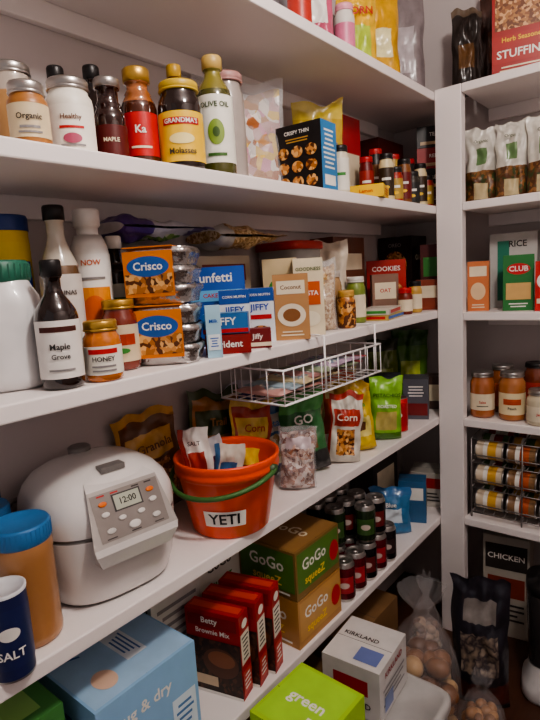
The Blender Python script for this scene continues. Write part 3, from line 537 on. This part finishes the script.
# ================================================================ FLOOR LEVEL
pack('broth_box',.50,2.03,0,.16,.14,.40,radians(8),T('#b8b2a6'),[('F','r',0,.3,.9,.25,dk),('F','t',0,.3,.03,'CHICKEN',white_l),('F','r',0,0,.8,.2,T('#8a3a28')),('F','l',0,-.25,.8,.2,4,dk)])
bb=B();gm=m('#d9d7d6');bk=m('#1d1b1c',rough=.3)
bb.lathe([(0,0),(.085,0),(.09,.01),(.09,.05),(.075,.075),(.07,.12)],gm,n=3.2);bb.lathe([(.07,.12),(.066,.14),(.075,.2),(.08,.36),(.078,.37)],m('#3a3838',rough=.15,coat=.6),n=2.6)
bb.lathe([(.08,.365),(.082,.372),(.08,.40),(.05,.405),(.05,.42),(0,.425)],bk,n=2.6);bb.tube([(.078,0,.34),(.12,0,.33),(.125,0,.24),(.12,0,.16),(.074,0,.15)],.009,bk)
bb.lathe([(.02,0),(.02,.012),(.017,.015),(0,.015)],bk,X=Matrix.Translation((0,-.088,.035))@Matrix.Rotation(pi/2,4,'X'))
bb.done('countertop_blender',(.71,1.76,.0008),radians(10))
def bin_(name,x,y,w,d,h,body,lid):
    bb=B();r=.5
    bb.lathe([(0,0),(r*.86,0),(r*.9,.01),(r*.98,h-.03),(r,h-.028),(r,h-.02)],body,n=7,sx=w,sy=d,seg=48)
    bb.lathe([(r*1.02,h-.03),(r*1.03,h-.026),(r*1.03,h-.006),(r*.99,h),(r*.9,h),(r*.88,h-.005),(0,h-.005)],lid,n=7,sx=w,sy=d,seg=48)
    for s_ in(-1,1):bb.box((s_*w*.515,0,h-.03),(.012,.09,.04),lid)
    return bb.done(name,(x,y,.0008),0)
bin_('storage_bin',.462,1.08,.26,.26,.325,m('#e3e3e4',rough=.35),m('#b4b2b0',rough=.4))
bin_('storage_bin',.455,.77,.26,.28,.40,m('#e3e3e4',rough=.35),m('#d8d8d6',rough=.4))
pack('plastic_bag_carton',.405,1.09,.327,.155,.17,.135,radians(4),T('#d4d2d0'),[('F','r',0,.1,.6,.3,T('#a8242a')),('F','t',0,-.25,.022,'KIRKLAND',dk),('T','t',-.1,.1,.020,'KIRKLAND',dk),('R','t',0,.3,.022,'KIRKLAND',T('#a82828')),('R','l',0,-.1,.8,.4,4,grey),('R','r',-.2,-.25,.3,.3,T('#7a8ab8')),('T','r',.2,-.25,.4,.3,T('#6a7ab0'))])
pack('snack_variety_box',.425,.81,.401,.17,.18,.10,radians(-2),T('#a8d43a'),[('T','r',0,0,.9,.9,T('#a8dc4a')),('T','t',0,0,.04,'green',white_l),('F','r',0,0,.8,.5,white_l),('R','t',0,0,.04,'fruit',T(GRN)),('T','r',.3,-.3,.3,.25,white_l)])
def sack(name,x,y,z,r,h,mt,seed,inner=None,sy=1,neck=.2,fl=1.,lv=7,lumps=0):
    bb=B();prof=[(.0,0),(.7,0),(.92,.03),(1,.15),(1.02,.35),(.95,.52),(.78,.66),(.5,.76),(neck,.83),(neck*.9,.86),(neck*1.5,.9),(neck*2.1*fl,.95),(neck*2.4*fl,1)]
    vs=[];fs=[];n=44
    for j,(a,b) in enumerate(prof):
        for i in range(n):
            g=2*pi*i/n;k=1+.22*noise.noise(Vector((cos(g)*2.2+seed,sin(g)*2.2,b*4)))+.07*sin(g*9+seed+b*5)*min(1,b*2)+.10*noise.noise(Vector((cos(g)*6,sin(g)*6+seed,b*12)))
            vs.append((a*r*k*cos(g),a*r*k*sin(g)*sy,b*h+(.02*noise.noise(Vector((cos(g)*3,sin(g)*3,seed))) if b>.94 else 0)))
    for j in range(len(prof)-1):
        for i in range(n):
            l=(i+1)%n;fs.append((j*n+i,j*n+l,(j+1)*n+l,(j+1)*n+i))
    # lumpy produce / packages inside, as squashed balls in rings
    rs=random.Random(seed);R=r*.27;zz=R
    while zz<h*.60:
        f=.66 if zz<h*.45 else .5
        for ring,cnt in ((f,7),(.22,2)):
            for q in range(cnt):
                g=2*pi*q/cnt+rs.random();a=r*ring;s1=R*rs.uniform(.85,1.1);ce=Matrix.Translation((a*cos(g),a*sin(g)*sy,zz+rs.uniform(-.2,.2)*R*(zz>R*1.5)))@Matrix.Rotation(rs.random()*3,4,'Z')
                bb.lathe([(s1*sin(pi*t/8),-s1*.95*cos(pi*t/8)) for t in range(9)],rs.choice(inner),seg=12,sx=1.2,X=ce)
        zz+=R*1.45
    bb.add(vs,fs,mt,True)
    return bb.done(name,(x,y,z+.0008),0)
clr2=m('#f0eef0',rough=.1,alpha=.13,var=.1,sc=22,bump=1.2)
sack('plastic_grocery_bag',.45,1.34,0,.105,.50,clr2,3,[T('#8a5e3c'),T('#a87848'),T('#6a442c'),T('#c8a478')],fl=1.3)
pouch('pet_food_bag',.53,1.60,0,.18,.43,.11,radians(15),T('#2c2a34'),[(.15,.85,.3,.6,pr('#6a5a4e','#8a7a6a','#3a3238','#a89888',sc=26)),(.2,.8,.68,.82,T('#8a8480')),(0,1,.05,.2,T('#5a2a22'))],seed=77,wr=2.2)
sack('onion_bag',.37,1.55,0,.055,.40,clr2,9,[T('#9a8a78'),T('#7a5a48'),T('#b89a80')])
sack('potato_bag',.60,1.40,0,.06,.25,clr2,12,[T('#a8784a'),T('#8a5e38'),T('#b88a5a')])
pack('cardboard_box',.15,1.40,0,.24,.3,.3,0,T('#8a6a48'),[('F','r',0,0,.9,.1,T('#a88a60'))])
pack('cardboard_box',.15,.95,0,.26,.4,.3,0,T('#7a5c40'),[('F','r',0,0,.9,.1,T('#a88a60'))])
# ================================================================ light / camera
bb=B();gl=bpy.data.materials.new('lamp_glass');gl.use_nodes=True;p=gl.node_tree.nodes['Principled BSDF'];p.inputs['Base Color'].default_value=(.9,.88,.85,1);p.inputs['Emission Color'].default_value=(1,.93,.85,1);p.inputs['Emission Strength'].default_value=6
bb.lathe([(.15,0),(.15,-.02),(.13,-.06),(.08,-.085),(0,-.092)],gl);bb.lathe([(.16,0),(.16,-.02),(.15,-.021)],white)
bb.done('ceiling_lamp',(1.2,.55,2.599))
def light(kind,name,loc,e,col,**k):
    l=bpy.data.lights.new(name,kind);l.energy=e;l.color=col
    for a,b in k.items():setattr(l,a,b)
    o=bpy.data.objects.new(name,l);bpy.context.collection.objects.link(o);o.location=loc;return o
light('POINT','ceiling_light',(1.2,.55,2.42),44,(1,.91,.85),shadow_soft_size=.08)
w=bpy.data.worlds.new('world');bpy.context.scene.world=w;w.use_nodes=True;w.node_tree.nodes['Background'].inputs[0].default_value=(1,.94,.96,1);w.node_tree.nodes['Background'].inputs[1].default_value=.30
try:bpy.context.scene.view_settings.look='AgX - Medium High Contrast'
except Exception:pass
th,al,rho=[radians(a) for a in(39.44,8.67,-3.56)]
F=Vector((-sin(th)*cos(al),cos(th)*cos(al),-sin(al)));R0=Vector((cos(th),sin(th),0));U0=R0.cross(F)
R=cos(rho)*R0+sin(rho)*U0;U=-sin(rho)*R0+cos(rho)*U0
cd=bpy.data.cameras.new('camera');co=bpy.data.objects.new('camera',cd);bpy.context.collection.objects.link(co)
cd.sensor_fit='VERTICAL';cd.sensor_height=36;cd.lens=36*537/720;cd.clip_start=.01
Mx=Matrix((R,U,-F)).transposed().to_4x4();Mx.translation=Vector((CX,0,1.4));co.matrix_world=Mx
bpy.context.scene.camera=co
